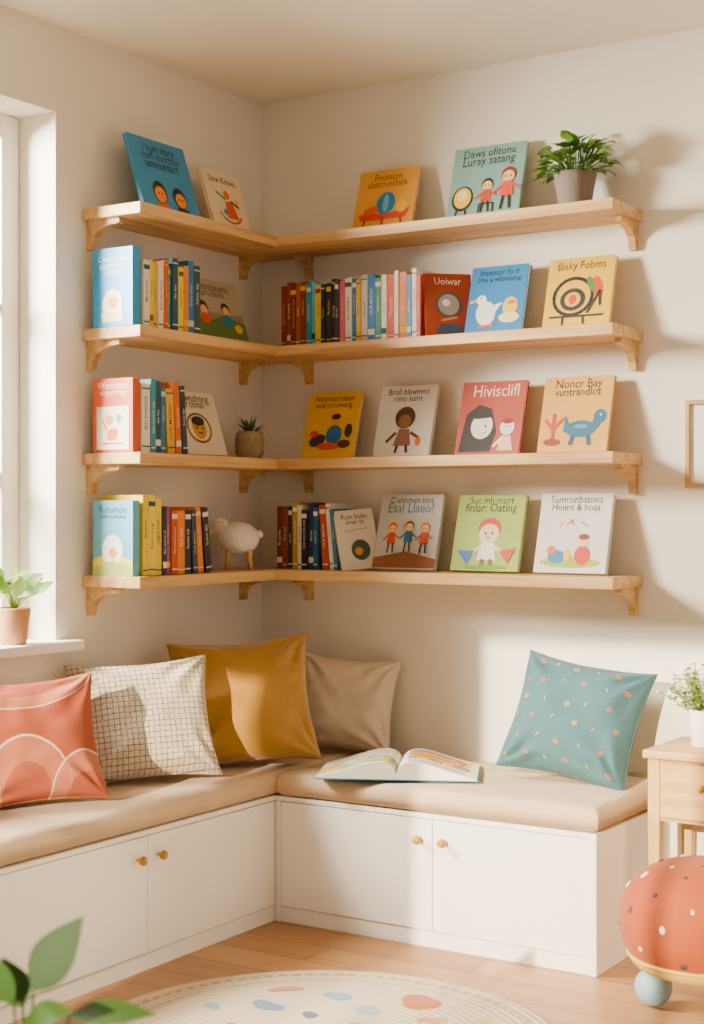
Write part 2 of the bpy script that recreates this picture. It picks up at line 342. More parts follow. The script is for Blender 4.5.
face_r(.803, 1.02, z, .232, 'ae3c1c', [('T', 'Hivisclifl', .54, .86, .76, 'f7e4c8'), ('P', [(.05, .03), (.55, .03), (.62, .3), (.5, .62), (.3, .68), (.12, .55)], K), ('E', .38, .38, .17, .19, 0, 'f4ece0'), ('P', [(.18, .5), (.42, .62), (.55, .5), (.3, .48)], K), ('E', .44, .38, .015, .02, 0, K), ('L', [(.4, .28), (.46, .3)], .015, 'c9402c'),
    ('E', .78, .36, .11, .12, 0, 'f4ece0'), ('E', .78, .44, .09, .04, 0, '8a2a1e'), ('P', [(.66, .04), (.9, .04), (.85, .24), (.7, .24)], 'f0c8a8'), ('L', [(.7, .2), (.6, .1)], .04, 'f4ece0'), ('E', .75, .37, .01, .013, 0, K), ('E', .82, .37, .01, .013, 0, K)])
face_r(1.08, 1.30, z, .234, 'da9c54', [('T', 'Noncr Bay', .5, .9, .72, K), ('T', 'vuntrandlot', .5, .79, .72, K), ('E', .6, .3, .22, .12, 0, '2d6780'), ('E', .86, .46, .09, .1, 0, '2d6780'), ('P', [(.35, .26), (.48, .26), (.36, .5)], '2d6780'), ('P', [(.72, .28), (.84, .3), (.92, .46), (.8, .5)], '2d6780'), ('L', [(.5, .2), (.47, .1)], .06, '24546a'), ('L', [(.72, .2), (.74, .1)], .06, '24546a'),
    ('L', [(.2, .1), (.2, .5)], .05, 'b8432f'), ('L', [(.2, .3), (.08, .42)], .04, 'b8432f'), ('L', [(.2, .3), (.33, .44)], .04, 'b8432f'), ('E', .2, .13, .12, .05, 0, '8a3424'), ('E', .87, .48, .013, .013, 0, 'ffffff'), ('E', .6, .33, .1, .03, 0, '5a94a4')])
# ---- shelf 4
z = SH[3]
picture_book(.150, .216, .03, '6caac2', [('T', 'Rurumon', .5, .88, .72, '2a5a6a'), ('T', 'sonn tombtun', .5, .79, .7, '2a5a6a'), ('P', [(0, 0), (1, 0), (1, .2), (.5, .32), (0, .22)], 'e8c84a'), ('E', .5, .34, .26, .3, 0, 'f2ece0'), ('P', [(.0, 0), (1, 0), (1, .12), (.5, .2), (0, .12)], 'a8bc6a'), ('E', .5, .3, .09, .1, 0, 'e8a05a'), ('E', .46, .32, .012, .012, 0, K), ('E', .54, .32, .012, .012, 0, K)],
    T(.113, -.855, z+.0008), 'R')
picture_book(.13, .195, .014, 'd8ccb4', [('E', .55, .32, .24, .26, 0, '3a4a3a'), ('E', .5, .3, .1, .1, 0, 'c98a4a'), ('T', 'Rom bobn', .5, .88, .7, K), ('T', 'omer tb', .5, .79, .5, K), ('L', [(.2, .64), (.8, .68)], .03, 'b0a890')],
    T(.475, -.125, z+.0008) @ RZ(48) @ RX(-16) @ RY(-5))
face_r(.508, .732, z, .244, 'c2c1ba', [('T', 'C uninmen tons', .5, .92, .75, K), ('T', 'Esal Llaeo!', .5, .81, .78, '3f7a94'), ('P', [(0, .02), (1, .02), (1, .14), (.5, .24), (0, .15)], '8a5236')] + fig(.25, .36, 1.0, 'c94a30', hair='d9542f') + fig(.52, .38, 1.0, '2f6f94', hair='8a3a20') + fig(.78, .36, 1.0, 'c94a30', hair='d9703a'))
face_r(.79, 1.018, z, .240, '98b03a', [('T', 'Suc mh mort', .5, .92, .7, K), ('T', 'finlar: Oating', .5, .82, .82, K), ('E', .52, .55, .17, .15, 0, 'c9402c'), ('E', .52, .48, .15, .14, 0, 'f4d8b0'), ('E', .47, .49, .015, .02, 0, K), ('E', .57, .49, .015, .02, 0, K), ('L', [(.49, .43), (.55, .43)], .012, K), ('P', [(.38, .14), (.66, .14), (.62, .37), (.42, .37)], 'f4f0e6'), ('L', [(.42, .32), (.3, .22)], .05, 'f4d8b0'), ('L', [(.62, .32), (.75, .24)], .05, 'f4d8b0'),
    ('P', [(.08, .26), (.34, .26), (.24, .08)], '3f6fae'), ('P', [(.7, .26), (.94, .3), (.84, .1)], 'c9402c'), ('L', [(.46, .14), (.45, .05)], .05, '8a5236'), ('L', [(.58, .14), (.59, .05)], .05, '8a5236'), ('E', .5, .05, .34, .03, 0, '7fa03a')], t=.02)
face_r(1.07, 1.298, z, .242, 'e0dbcf', [('T', 'Sumronbatons', .5, .92, .78, K), ('T', 'Hmirn & hoas', .5, .82, .72, K), ('E', .5, .13, .42, .07, 0, 'a8bc4a'), ('E', .3, .2, .12, .09, 0, '3f7fae'), ('E', .22, .28, .06, .06, 0, 'd9703a'), ('E', .66, .22, .11, .13, 0, 'c9402c'), ('E', .66, .4, .07, .075, 0, 'f0c8a0'), ('E', .66, .45, .075, .04, 0, '8a2a1e'), ('E', .45, .22, .05, .08, 0, 'efc24a'),
    ('L', [(.4, .6), (.5, .68)], .012, 'd9542f'), ('L', [(.5, .6), (.44, .68)], .012, 'd9542f'), ('L', [(.6, .64), (.7, .58)], .012, '3f7fae'), ('L', [(.3, .56), (.34, .64)], .012, 'efc24a')], t=.02)

# ---------------------------------------------------------------- book rows
WORDS = ['little wood & river', 'Sunny day', 'Bear tales for all', 'OUR MOON', 'River song', 'the fox', 'Tiny seed', 'BIG PARADE', 'Story time', 'night owl', 'Rabbit hill', 'My garden']
def book_row(specs, M, gap=.0008):
    m = MB(); x = 0
    for i, (t, h, d, c, lean) in enumerate(specs):
        mc = pm('#'+c, .5); cv = .0022
        la = math.radians(lean)
        L = T(x, 0, 0)
        if lean: L = T(x+h*math.sin(la), 0, 0) @ Matrix.Rotation(-la, 4, 'Y')
        y1 = random.uniform(-.004, .004)
        m.box((0, y1, 0), (cv, d, h), mc, .0006, L); m.box((t-cv, y1, 0), (t, d, h), mc, .0006, L)
        m.box((.0002, y1-.001, .0002), (t-.0002, y1+cv, h-.0002), mc, .001, L); m.box((cv*.8, y1+cv, .003), (t-cv*.8, d-.003, h-.004), PAGE, 0, L)
        r, g, b = [int(c[j:j+2], 16) for j in (0, 2, 4)]
        dark = (r*.3+g*.6+b*.1) < 150
        ink = random.choice(['e2d8c4', 'e2d8c4', 'd8a84a', 'b8c4c0']) if dark else random.choice(['2a2422', '8a3424', '24485e', '5a5048'])
        vs, fs, W = text_mesh(WORDS[(i*5+len(specs)) % len(WORDS)]); s1 = min(h*random.uniform(.42, .62)/W, t*.55); yy = y1-.0016
        hz = h*(.54+random.uniform(-.06, .06))
        m.add([(t/2-v.y*s1, yy, hz+v.x*s1) for v in vs], fs, pm('#'+ink, .6), False, L)
        st = random.choice([0, 1, 2, 3])
        bands = {0: [(.06, .004)], 1: [(.08, .004), (.92, .004)], 2: [(.1, .018)], 3: [(.86, .014), (.07, .004)]}[st]
        for q, hh in bands:
            m.add([(.001, yy, h*q), (t-.001, yy, h*q), (t-.001, yy, h*q+hh), (.001, yy, h*q+hh)], [(0, 1, 2, 3)], pm('#'+ink, .6), False, L)
        x += (t+gap)/math.cos(la)
    m.obj('book_row', M)
    return x
def mk(cols, total, hs, d=.15, leans=None):
    w = [random.uniform(.7, 1.3) for _ in cols]; s = total/sum(w)
    return [(a*s-.0008, random.uniform(*hs), d, c, 0 if not leans else leans.get(i, 0)) for i, (a, c) in enumerate(zip(w, cols))]
c2 = ['7c3428', '98402e', '6e2c26', 'a8543a', '7c3428', '2f8fa6', '5db4c4', 'dcb03a', '1e1e22', '2a2a2e', '1b1b1f', '3a3a3a', 'c9607a', 'e2ddd0', '2e6fa3', 'dca42e', 'c4bfb0', '2f6fb0', '3f8a72', 'e2dac2', 'c24a28', 'dfd9ca', 'd0702c', '4a86a8', 'e2ddd0', 'b8422a']
book_row(mk(c2, .520, (.190, .215)), T(.197, -.165, SH[1]+.0008))
c4 = ['5c2a28', '7c3c34', '2b2b30', 'b08a44', 'dfd8c4', '202226', '24365c', '1f5a7a', 'b4482c', 'e2ddd0', '4a7a8a']
book_row(mk(c4, .215, (.19, .215), leans={8: 4, 9: 5, 10: 6}), T(.180, -.165, SH[3]+.0008))
l2 = ['e2dcc8', 'e0b830', 'd2a826', 'e6dab6', 'c94f34', '2f8f8a', '24485e', 'e0c040', 'd67a36', '2f6fae', '3a4a3f']
book_row(mk(l2, .265, (.19, .218), .13), T(.190, -.845, SH[1]+.0008) @ RZ(90))
l3 = ['e6e0cc', '3f8fa0', '24485e', '2f6f86', 'dc9e32', 'c8642e', '2b3c4a']
book_row(mk(l3, .195, (.185, .215), .13, {4: 3, 5: 4, 6: 5}), T(.190, -.849, SH[2]+.0008) @ RZ(90))
l4 = ['e0ba30', 'e6c44c', 'e0ba30', '2a2a2e', '84507a', 'b4482f', 'd6762a', '2a2a30', '31435c', 'd6762a', '2a2a30']
sp = mk(l4, .300, (.185, .2), .15, {8: 3, 9: 5, 10: 7}); sp[0] = sp[0][:1]+(.232,)+sp[0][2:]; sp[1] = sp[1][:1]+(.232,)+sp[1][2:]; sp[2] = sp[2][:1]+(.222,)+sp[2][2:]
book_row(sp, T(.190, -.848, SH[3]+.0008) @ RZ(90))

# ---------------------------------------------------------------- plants & small decor
G1 = pm('#648a3a', .5); G2 = pm('#48712e', .5); G3 = pm('#84a64c', .5); G4 = pm('#8a9a5a', .6); SOIL = pm('#4a3526', .9)
def pot_prof(r0, r1, h): return [(0, 0), (r0*.96, 0), (r0, .004), (r1, h-.004), (r1-.002, h), (r1-.008, h), (r1-.010, h-.014), (0, h-.014)]
def rdir(th, el): return Vector((math.cos(th)*math.cos(el), math.sin(th)*math.cos(el), math.sin(el)))
m = MB(); CLAY = pm('#85776b', .8, 0, .3, 120)
m.lathe(pot_prof(.046, .062, .103)[:-1], CLAY); m.lathe([(.052, .09), (0, .092)], SOIL)
for i in range(120):
    th = random.uniform(0, 2*math.pi); el = random.uniform(0.0, 1.45)
    b = Vector((0, 0, .09))+rdir(th, 0)*.02; d = rdir(th, el); e = b+Vector((d.x*.085, d.y*.07, abs(d.z)*.095+.015))*random.uniform(.5, 1.1)
    if e.y > .085: continue
    m.tube([b, (b+e)/2+Vector((0, 0, .008)), e], .0012, G2, 5)
    ld = (rdir(th+random.uniform(-.6, .6), el*.5+random.uniform(-.35, .3)))
    m.leaf(e, ld, Vector((random.uniform(-.3, .5), random.uniform(-.9, 0), 1)), random.uniform(.038, .053), random.uniform(.028, .038), random.choice([G1, G1, G2, G3]), .3, ymax=.11)
m.obj('potted_plant', T(1.205, -.118, SH[0]+.0008))
m = MB(); PK = pm('#c48f6e', .75)
m.lathe(pot_prof(.036, .047, .10)[:-1], PK); m.lathe([(.038, .088), (0, .09)], SOIL)
for i in range(20):
    th = i*2.4; el = random.uniform(.7, 1.4); b = Vector((0, 0, .088)); e = b+rdir(th, el)*random.uniform(.05, .11)
    m.tube([b, (b+e)/2+Vector((0, 0, .01)), e], .0016, G3, 5)
    m.leaf(e, rdir(th, random.uniform(.2, .9)), Vector((random.uniform(.1, .8), -1, random.uniform(.3, .9))), random.uniform(.05, .068), .036, random.choice([G3, G1, G3]), .2)
m.obj('windowsill_plant', T(.0, -1.165, WZ0+.0008))
m = MB(); WP = pm('#efeae0', .4)
m.lathe(pot_prof(.05, .056, .10)[:-1], WP); m.lathe([(.046, .088), (0, .09)], SOIL)
for i in range(85):
    th = random.uniform(0, 6.28); el = random.uniform(.35, 1.5); b = Vector((0, 0, .088))+rdir(th, 0)*.02
    L = random.uniform(.08, .14); d = rdir(th, el); e = b+d*L
    m.tube([b, e], .001, G4, 4)
    for k in range(6):
        p = b+d*L*(.35+.13*k)
        m.leaf(p, rdir(th+random.uniform(-2, 2), random.uniform(-.2, 1)), (0, 0, 1), .022, .014, random.choice([G4, G1, G3, pm('#a8ae78', .6)]), .2, n=4)
    if i % 4 == 0: m.ball(e, .005, pm('#f0e6c8', .6), n=6)
m.obj('flowering_pot_plant', T(1.622, -.155, .5658))
m = MB(); VC = pm('#9c8765', .85, 0, .8, 70)
m.lathe([(0, 0), (.036, 0), (.042, .01), (.047, .045), (.045, .075), (.040, .088), (.036, .088), (.036, .07), (0, .07)], VC)
for r in range(3):
    for i in range(14):
        a = 2*math.pi*(i+.5*r)/14; zz = .022+.02*r
        m.ball((.0455*math.cos(a), .0455*math.sin(a), zz), .004, VC, n=6)
DG = pm('#3f4a30', .7)
for i in range(30):
    th = i*2.4; el = random.uniform(.6, 1.45)
    m.leaf((0, 0, .07), rdir(th, el), (0, 0, 1), random.uniform(.05, .09), .009, random.choice([DG, G2, pm('#5a4a30', .7)]), .25)
m.obj('clay_vase_with_sprigs', T(.12, -.235, SH[2]+.0008))
# sheep figurine
m = MB(); WO = pm('#ebe1d1', .95, .1, .6, 90, name='cream_wool'); FACE = pm('#dccbb2', .8)
m.ball((0, 0, .100), .060, WO, (1.10, .92, .86), 32)
for i in range(70):
    a = i*2.399; zz = 1-2*(i+.5)/70; rr = math.sqrt(1-zz*zz)
    m.ball(Vector((rr*math.cos(a)*.058, rr*math.sin(a)*.046, zz*.043+.100)), .0088, WO, n=10)
m.ball((-.058, 0, .130), .028, FACE, (1.06, .88, .98), 18)
m.ball((-.080, 0, .121), .015, FACE, (1.1, .95, .85), 12)
for q in ((-.05, 0, .152), (-.043, .012, .146), (-.043, -.012, .146), (-.060, 0, .152)): m.ball(q, .012, WO, n=10)
for s in (-1, 1):
    m.leaf((-.048, s*.02, .136), (-.1, s*1, -.25), (0, 0, 1), .028, .018, FACE, .5)
    m.ball((-.074, s*.0170, .133), .0034, pm('#2a2422', .3), n=8)
    m.ball((-.094, s*.005, .123), .0016, pm('#8a6a5a', .5), n=6)
for sx in (-.034, .034):
    for sy in (-.02, .02): m.tube([(sx*1.12, sy*1.1, 0), (sx, sy, .035), (sx*.9, sy, .075)], .007, WZ, 10, .010)
m.ball((.066, 0, .112), .013, WO, n=10)
m.obj('sheep_figurine', T(.125, -.30, SH[3]+.0008) @ RZ(38))

# ---------------------------------------------------------------- bench
BX, BY, BR = .43, -.527, 1.45; BT = .37; BEND = -2.4
m = MB(); WD = WHITE
m.box((.003, BEND, .0), (BX-.010, -.003, BT-.016), WD); m.box((BX-.02, BY+.010, 0), (BR-.024, -.003, BT-.016), WD)
m.box((.002, BEND, BT-.014), (BX, -.002, BT), WD, .002); m.box((BX+.0005, BY, BT-.014), (BR-.023, -.002, BT), WD, .002)
m.box((BR-.022, BY-.004, 0), (BR, -.002, BT), WD, .002)
m.box((BX+.0, BY+.004, 0), (BR-.023, BY+.009, .045), WD, .001)
m.box((BX-.009, BEND, 0), (BX-.004, BY, .045), WD, .001)
m.box((BX-.004, BY-.0, .0), (BX+.018, BY+.020, BT-.0145), WD, .001)
def knob(M):
    m.lathe([(0, .0), (.005, 0), (.005, .010), (.011, .014), (.013, .020), (.011, .026), (.005, .029), (0, .029)], pm('#b07c3a', .35), 20, M)
m.box((BX+.0195, BY, .0475), (.959, BY+.009, BT-.0165), WD, .0012); m.box((.9615, BY, .0475), (BR-.0235, BY+.009, BT-.0165), WD, .0012)
knob(T(.922, BY, .298) @ RX(90)); knob(T(1.0, BY, .298) @ RX(90))
ys = [BY-.003, -1.107, -1.69, -2.05, BEND]
for a, b in zip(ys[:-1], ys[1:]): m.box((BX-.009, b+.0012, .0475), (BX, a-.0012, BT-.0165), WD, .0012)
for y in (-1.065, -1.149, -2.01, -2.09): knob(T(BX, y, .298) @ RY(90))
m.obj('corner_storage_bench')
LIN = pm('#cab08f', .95, .1, .35, 500, name='linen_tan')
def pad(name, x0, x1, y0, y1, z0, z1, r=.026):
    m = MB(); nx = max(8, int((x1-x0)/.025)); ny = max(8, int((y1-y0)/.025)); vs = []; fs = []
    def prof(d): return 0 if d > r else r-math.sqrt(max(0, r*r-(r-d)**2))
    def samples(a, b, n):
        e = [a+r*k for k in (0, .08, .3, .6, 1)]; f = [b-r*k for k in (1, .6, .3, .08, 0)]
        return e+[a+r+(b-a-2*r)*i/n for i in range(1, n)]+f
    X = samples(x0, x1, nx); Y = samples(y0, y1, ny); rows = len(Y)
    for side in (1, 0):
        for x in X:
            for y in Y:
                dx = min(x-x0, x1-x); dy = min(y-y0, y1-y); dp = max(prof(dx), prof(dy))
                if side:
                    nz = noise.noise(Vector((x*5, y*5, 1)))*.005+noise.noise(Vector((x*14, y*14, 4)))*.0022
                    nz += .0016*math.sin((x+y)*70+4*noise.noise(Vector((x*3, y*3, 9))))*math.exp(-min(dx, dy)/.04)
                    zz = z1-dp+(nz if dp < r*.9 else 0)+.003*min(1, dx/.1)*min(1, dy/.1)-.004
                else: zz = z0+min(dp, .012)
                vs.append((x, y, zz))
    N = len(X)*rows
    for i in range(len(X)-1):
        for j in range(rows-1):
            a = i*rows+j; fs.append((a, a+rows, a+rows+1, a+1)); fs.append((N+a, N+a+1, N+a+rows+1, N+a+rows))
    bd = [i*rows for i in range(len(X))]+[(len(X)-1)*rows+j for j in range(1, rows)]+[i*rows+rows-1 for i in range(len(X)-2, -1, -1)]+[j for j in range(rows-2, 0, -1)]
    for a, b in zip(bd, bd[1:]+bd[:1]): fs.append((a, N+a, N+b, b))
    m.add(vs, fs, LIN, True)
    return m.obj(name)
pad('bench_cushion', .004, BX+.006, BEND, -.006, BT+.001, .443)
pad('bench_cushion', BX+.008, BR+.006, BY-.008, -.006, BT+.001, .443)

# ---------------------------------------------------------------- pillows
def coordmix(nt):
    tc = nt.nodes.new('ShaderNodeTexCoord'); return tc.outputs['Object']
def fabric_bump(nt, b, vec, scale=350, st=.35):
    n = nt.nodes.new('ShaderNodeTexNoise'); n.inputs['Scale'].default_value = scale; nt.links.new(vec, n.inputs['Vector'])
    bp = nt.nodes.new('ShaderNodeBump'); bp.inputs['Strength'].default_value = st; bp.inputs['Distance'].default_value = .003
    nt.links.new(n.outputs['Fac'], bp.inputs['Height']); nt.links.new(bp.outputs['Normal'], b.inputs['Normal'])
def grid_mat():
    m, nt, b = nm('woven_grid'); v = coordmix(nt)
    nz = nt.nodes.new('ShaderNodeTexNoise'); nz.inputs['Scale'].default_value = 60; nt.links.new(v, nz.inputs['Vector'])
    va = nt.nodes.new('ShaderNodeVectorMath'); va.operation = 'MULTIPLY_ADD'; va.inputs[1].default_value = (.004, .004, .004); nt.links.new(nz.outputs['Color'], va.inputs[0]); nt.links.new(v, va.inputs[2])
    sp = nt.nodes.new('ShaderNodeSeparateXYZ'); nt.links.new(va.outputs[0], sp.inputs[0])
    cb = nt.nodes.new('ShaderNodeCombineXYZ'); nt.links.new(sp.outputs['X'], cb.inputs[0]); nt.links.new(sp.outputs['Z'], cb.inputs[1])
    br = nt.nodes.new('ShaderNodeTexBrick'); br.offset = 0
    br.inputs['Scale'].default_value = 1; br.inputs['Brick Width'].default_value = .0155; br.inputs['Row Height'].default_value = .0155; br.inputs['Mortar Size'].default_value = .0016
    br.inputs['Mortar Smooth'].default_value = .4
    br.inputs['Color1'].default_value = raw('#d8cab4'); br.inputs['Color2'].default_value = raw('#cebfa8'); br.inputs['Mortar'].default_value = raw('#5e4b39')
    nt.links.new(cb.outputs[0], br.inputs['Vector'])
    ck = nt.nodes.new('ShaderNodeTexNoise'); ck.inputs['Scale'].default_value = 190
    nt.links.new(v, ck.inputs['Vector'])
    mr = nt.nodes.new('ShaderNodeMapRange'); mr.inputs[1].default_value = .42; mr.inputs[2].default_value = .6; nt.links.new(ck.outputs['Fac'], mr.inputs[0])
    mul = nt.nodes.new('ShaderNodeMath'); mul.operation = 'MULTIPLY'; mul.inputs[1].default_value = .6; nt.links.new(mr.outputs[0], mul.inputs[0])
    mx = nt.nodes.new('ShaderNodeMix'); mx.data_type = 'RGBA'; nt.links.new(mul.outputs[0], mx.inputs[0])
    nt.links.new(br.outputs['Color'], mx.inputs[6]); mx.inputs[7].default_value = raw('#d2c4ad')
    nt.links.new(mx.outputs[2], b.inputs['Base Color']); b.inputs['Roughness'].default_value = .95
    fabric_bump(nt, b, v, 250, .6)
    return m
def coral_mat():
    m, nt, b = nm('terracotta_waves'); v = coordmix(nt)
    sp = nt.nodes.new('ShaderNodeSeparateXYZ'); nt.links.new(v, sp.inputs[0])
    def M_(op, a, bb):
        n = nt.nodes.new('ShaderNodeMath'); n.operation = op
        for i, q in enumerate((a, bb)):
            if q is None: continue
            if isinstance(q, (int, float)): n.inputs[i].default_value = q
            else: nt.links.new(q, n.inputs[i])
        return n.outputs[0]
    st = {'c': None}
    def layer(mask, col, op):
        mx = nt.nodes.new('ShaderNodeMix'); mx.data_type = 'RGBA'; nt.links.new(M_('MULTIPLY', mask, op), mx.inputs[0])
        if st['c'] is None: mx.inputs[6].default_value = raw('#a04a2c')
        else: nt.links.new(st['c'], mx.inputs[6])
        mx.inputs[7].default_value = raw(col); st['c'] = mx.outputs[2]
    def arch(cx, cz, rx, rz):
        # normalised distance from an arch centre
        dx = M_('DIVIDE', M_('SUBTRACT', sp.outputs['X'], cx), rx); dz = M_('DIVIDE', M_('SUBTRACT', sp.outputs['Z'], cz), rz)
        return M_('SQRT', M_('ADD', M_('MULTIPLY', dx, dx), M_('MULTIPLY', dz, dz)), None)
    for cx, cz, rx, rz in ((-.03, .02, .115, .15), (.13, .0, .10, .12), (-.19, .02, .09, .12)):
        d = arch(cx, cz, rx, rz)
        layer(M_('LESS_THAN', d, 1.0), '#b86e50', .8)
        layer(M_('LESS_THAN', M_('ABSOLUTE', M_('SUBTRACT', d, 1.0), None), .02), '#e2c8ae', .9)
        layer(M_('LESS_THAN', d, .55), '#a04a2c', .8)
    for cx, cz, rx, rz in ((-.02, .40, .20, .14), ):
        d = arch(cx, cz, rx, rz)
        layer(M_('LESS_THAN', M_('ABSOLUTE', M_('SUBTRACT', d, 1.0), None), .10), '#b86e50', .8)
        layer(M_('LESS_THAN', M_('ABSOLUTE', M_('SUBTRACT', d, 1.13), None), .015), '#e2c8ae', .7)
    nt.links.new(st['c'], b.inputs['Base Color']); b.inputs['Roughness'].default_value = .95
    fabric_bump(nt, b, v)
    return m
def pillow(name, w, h, th, mat, M, seed=0, decor=None, crease=1.0, pinch=.10):
    m = MB(); N = 56
    def surf(u, v, side):
        x = w/2*u*(1-pinch*(1-v*v)*abs(u)**3); z_ = h/2*v*(1-pinch*(1-u*u)*abs(v)**3)
        e = max(0, (1-u**4))**.5*max(0, (1-v**4))**.5
        t = th/2*e*(.78+.22*(1-u*u)*(1-v*v))
        wr = noise.noise(Vector((u*1.5+seed, v*1.5, side*3.1)))*.011+noise.noise(Vector((u*3.2+seed, v*3.2, 5+side)))*.006
        for cu, cv in ((1, 1), (-1, 1), (1, -1), (-1, -1)):
            du, dv = u-cu, v-cv; r = math.hypot(du, dv); a = math.atan2(dv, du)
            wr += .0085*math.sin(a*11+seed+cu+2*noise.noise(Vector((u*2, v*2, seed))))*math.exp(-(r-.45)**2/.14)
        t += wr*min(1, e*1.4)*crease
        t = max(t, 0.0)
        return Vector((x, -t if side else t, z_+h/2))
    for side in (1, 0):
        vs = []; fs = []
        for i in range(N+1):
            for j in range(N+1):
                u = -math.cos(math.pi*i/N)*.5+(-1+2*i/N)*.5; v = -math.cos(math.pi*j/N)*.5+(-1+2*j/N)*.5
                vs.append(surf(u, v, side))
        for i in range(N):
            for j in range(N):
                a = i*(N+1)+j; f = (a, a+N+1, a+N+2, a+1); fs.append(f if side else f[::-1])
        m.add(vs, fs, mat, True)
    pts = []
    for a, b in (((-1, -1), (1, -1)), ((1, -1), (1, 1)), ((1, 1), (-1, 1)), ((-1, 1), (-1, -1))):
        for k in range(16):
            t = k/16; pts.append(surf(a[0]+(b[0]-a[0])*t, a[1]+(b[1]-a[1])*t, 1))
    pts.append(pts[0]); m.tube(pts, .0022, mat, 6)
    if decor:
        for (u, v, kind, rot, col, sz) in decor:
            c = pm('#'+col, .8)
            def patch(cu, cv, ru, rv, ro, n=8):
                r = math.radians(ro); P = []
                for i in range(n):
                    t = 2*math.pi*i/n; a = ru*math.cos(t); b_ = rv*math.sin(t)
                    q = surf(cu+(a*math.cos(r)-b_*math.sin(r)), cv+(a*math.sin(r)+b_*math.cos(r)), 1); q.y -= .0018; P.append(q)
                q = surf(cu, cv, 1); q.y -= .003
                m.add(P+[q], [(i, (i+1) % n, n) for i in range(n)], c, True)
            if kind == 'dash': patch(u, v, sz, sz*.2, rot)
            else:
                for k in range(5):
                    a = rot+72*k; patch(u+sz*.9*math.cos(math.radians(a)), v+sz*.9*math.sin(math.radians(a)), sz*.6, sz*.33, a)
    return m.obj(name, M)
def PM(x, y, yaw, tilt, roll=0, z=.450): return T(x, y, z) @ RZ(yaw) @ RX(-tilt) @ RY(roll)
MUST = pm('#a47218', .7, .45, .4, 300, name='mustard_velvet'); BEI = pm('#d8c5ae', .95, .1, .5, 350, name='beige_linen'); TEAL = pm('#42656b', .9, .1, .4, 350, name='teal_cotton')
pillow('throw_pillow', .38, .34, .17, coral_mat(), PM(.255, -1.335, 56, 22, -3), 3)
pillow('throw_pillow', .41, .355, .17, grid_mat(), PM(.265, -.90, 50, 22, -3), 8)
pillow('throw_pillow', .43, .395, .19, MUST, PM(.345, -.535, 42, 21, -4), 14)
dec = []
for i in range(12):
    a = i*2.4; r = .10*math.sqrt(i); dec.append((r*math.cos(a)+.1, r*math.sin(a)+.05, 'flower' if i % 2 else 'dash', i*50, random.choice(['cab49a', 'cfbaa0', 'e2d2be']), .032))
pillow('throw_pillow', .34, .305, .14, BEI, PM(.41, -.155, 14, 16, 3), 21, dec)
dec = []; rows = 6
for i in range(rows):
    for j in range(6):
        u = -.8+1.6*i/(rows-1)+(.12 if j % 2 else 0)+random.uniform(-.04, .04); v = -.8+1.6*j/5+random.uniform(-.04, .04)
        if abs(u) > .88: continue
        if (i+j) % 2: dec.append((u, v, 'flower', random.uniform(0, 90), random.choice(['cf6a34', 'c8844a', 'c06a44', 'd8a03a']), .034))
        else: dec.append((u, v, 'dash', random.choice([60, 110, 130, 75]), random.choice(['bfa45a', 'ccb47c', 'c48f4a']), .045))
pillow('throw_pillow', .395, .355, .17, TEAL, PM(1.225, -.275, 4, 24, 8, .453), 30, dec)

# ---------------------------------------------------------------- open picture book
m = MB(); CVR = pm('#4f8398', .5); w2, hh = .235, .265
for s in (-1, 1):
    m.box((min(0, s*w2), -hh/2, 0), (max(0, s*w2), hh/2, .003), CVR, .0008)
    NX, NY = 34, 30; vs = []
    def zt(t): return .007+.042*(math.sin(math.pi*min(1, t**.55))**1.0)*(1-.5*t)+.010*(1-t)
    pw = w2-.006
    for i in range(NX+1):
        for j in range(NY+1):
            t = i/NX; vs.append((s*(t*pw), -hh/2+.004+(hh-.008)*j/NY, zt(t)))
    def pagecol(t, v):
        if s < 0:
            if v < .5:
                if v < .08: return 'efe8d6'
                k = noise.noise(Vector((t*4, v*5, 2)))
                return '5f98a8' if k > .12 else ('b8c47a' if k > -.1 else 'e0a85a')
            if v > .58 and v < .92 and .15 < t < .85 and int(v*28) % 2 == 0: return '8f877a'
            if .5 <= v < .54: return 'e0763a' if noise.noise(Vector((t*7, 3, 1))) > .1 else 'f0ead8'
            return 'f0ead8'
        else:
            if .30 < v < .92 and .12 < t < .92:
                k = noise.noise(Vector((t*4.5, v*4, 7)))
                return 'dd964a' if k > .15 else ('e8cc7a' if k > -.1 else ('cf6a4a' if k > -.28 else '7aa4b4'))
            if .08 < v < .24 and .15 < t < .85 and int(v*28) % 2 == 0: return '8f877a'
            return 'f2ecdc'
    buckets = {}
    for i in range(NX):
        for j in range(NY):
            a = i*(NY+1)+j; f = (a, a+NY+1, a+NY+2, a+1); f = f if s > 0 else f[::-1]
            buckets.setdefault(pagecol((i+.5)/NX, (j+.5)/NY), []).append(f)
    for c, fs in buckets.items(): m.add(vs, fs, pm('#'+c, .7), True)
    for j in (0, NY):
        ed = [vs[i*(NY+1)+j] for i in range(NX+1)]; bt = [(p[0], p[1], .003) for p in ed]; n = NX+1
        m.add(ed+bt, [(i, i+1, n+i+1, n+i) for i in range(NX)], PAGE)
    ed = [vs[NX*(NY+1)+j] for j in range(NY+1)]; bt = [(p[0], p[1], .003) for p in ed]; n = NY+1
    m.add(ed+bt, [(i, i+1, n+i+1, n+i) for i in range(NY)], PAGE)
m.obj('open_picture_book', T(.77, -.385, .4475) @ RZ(26))

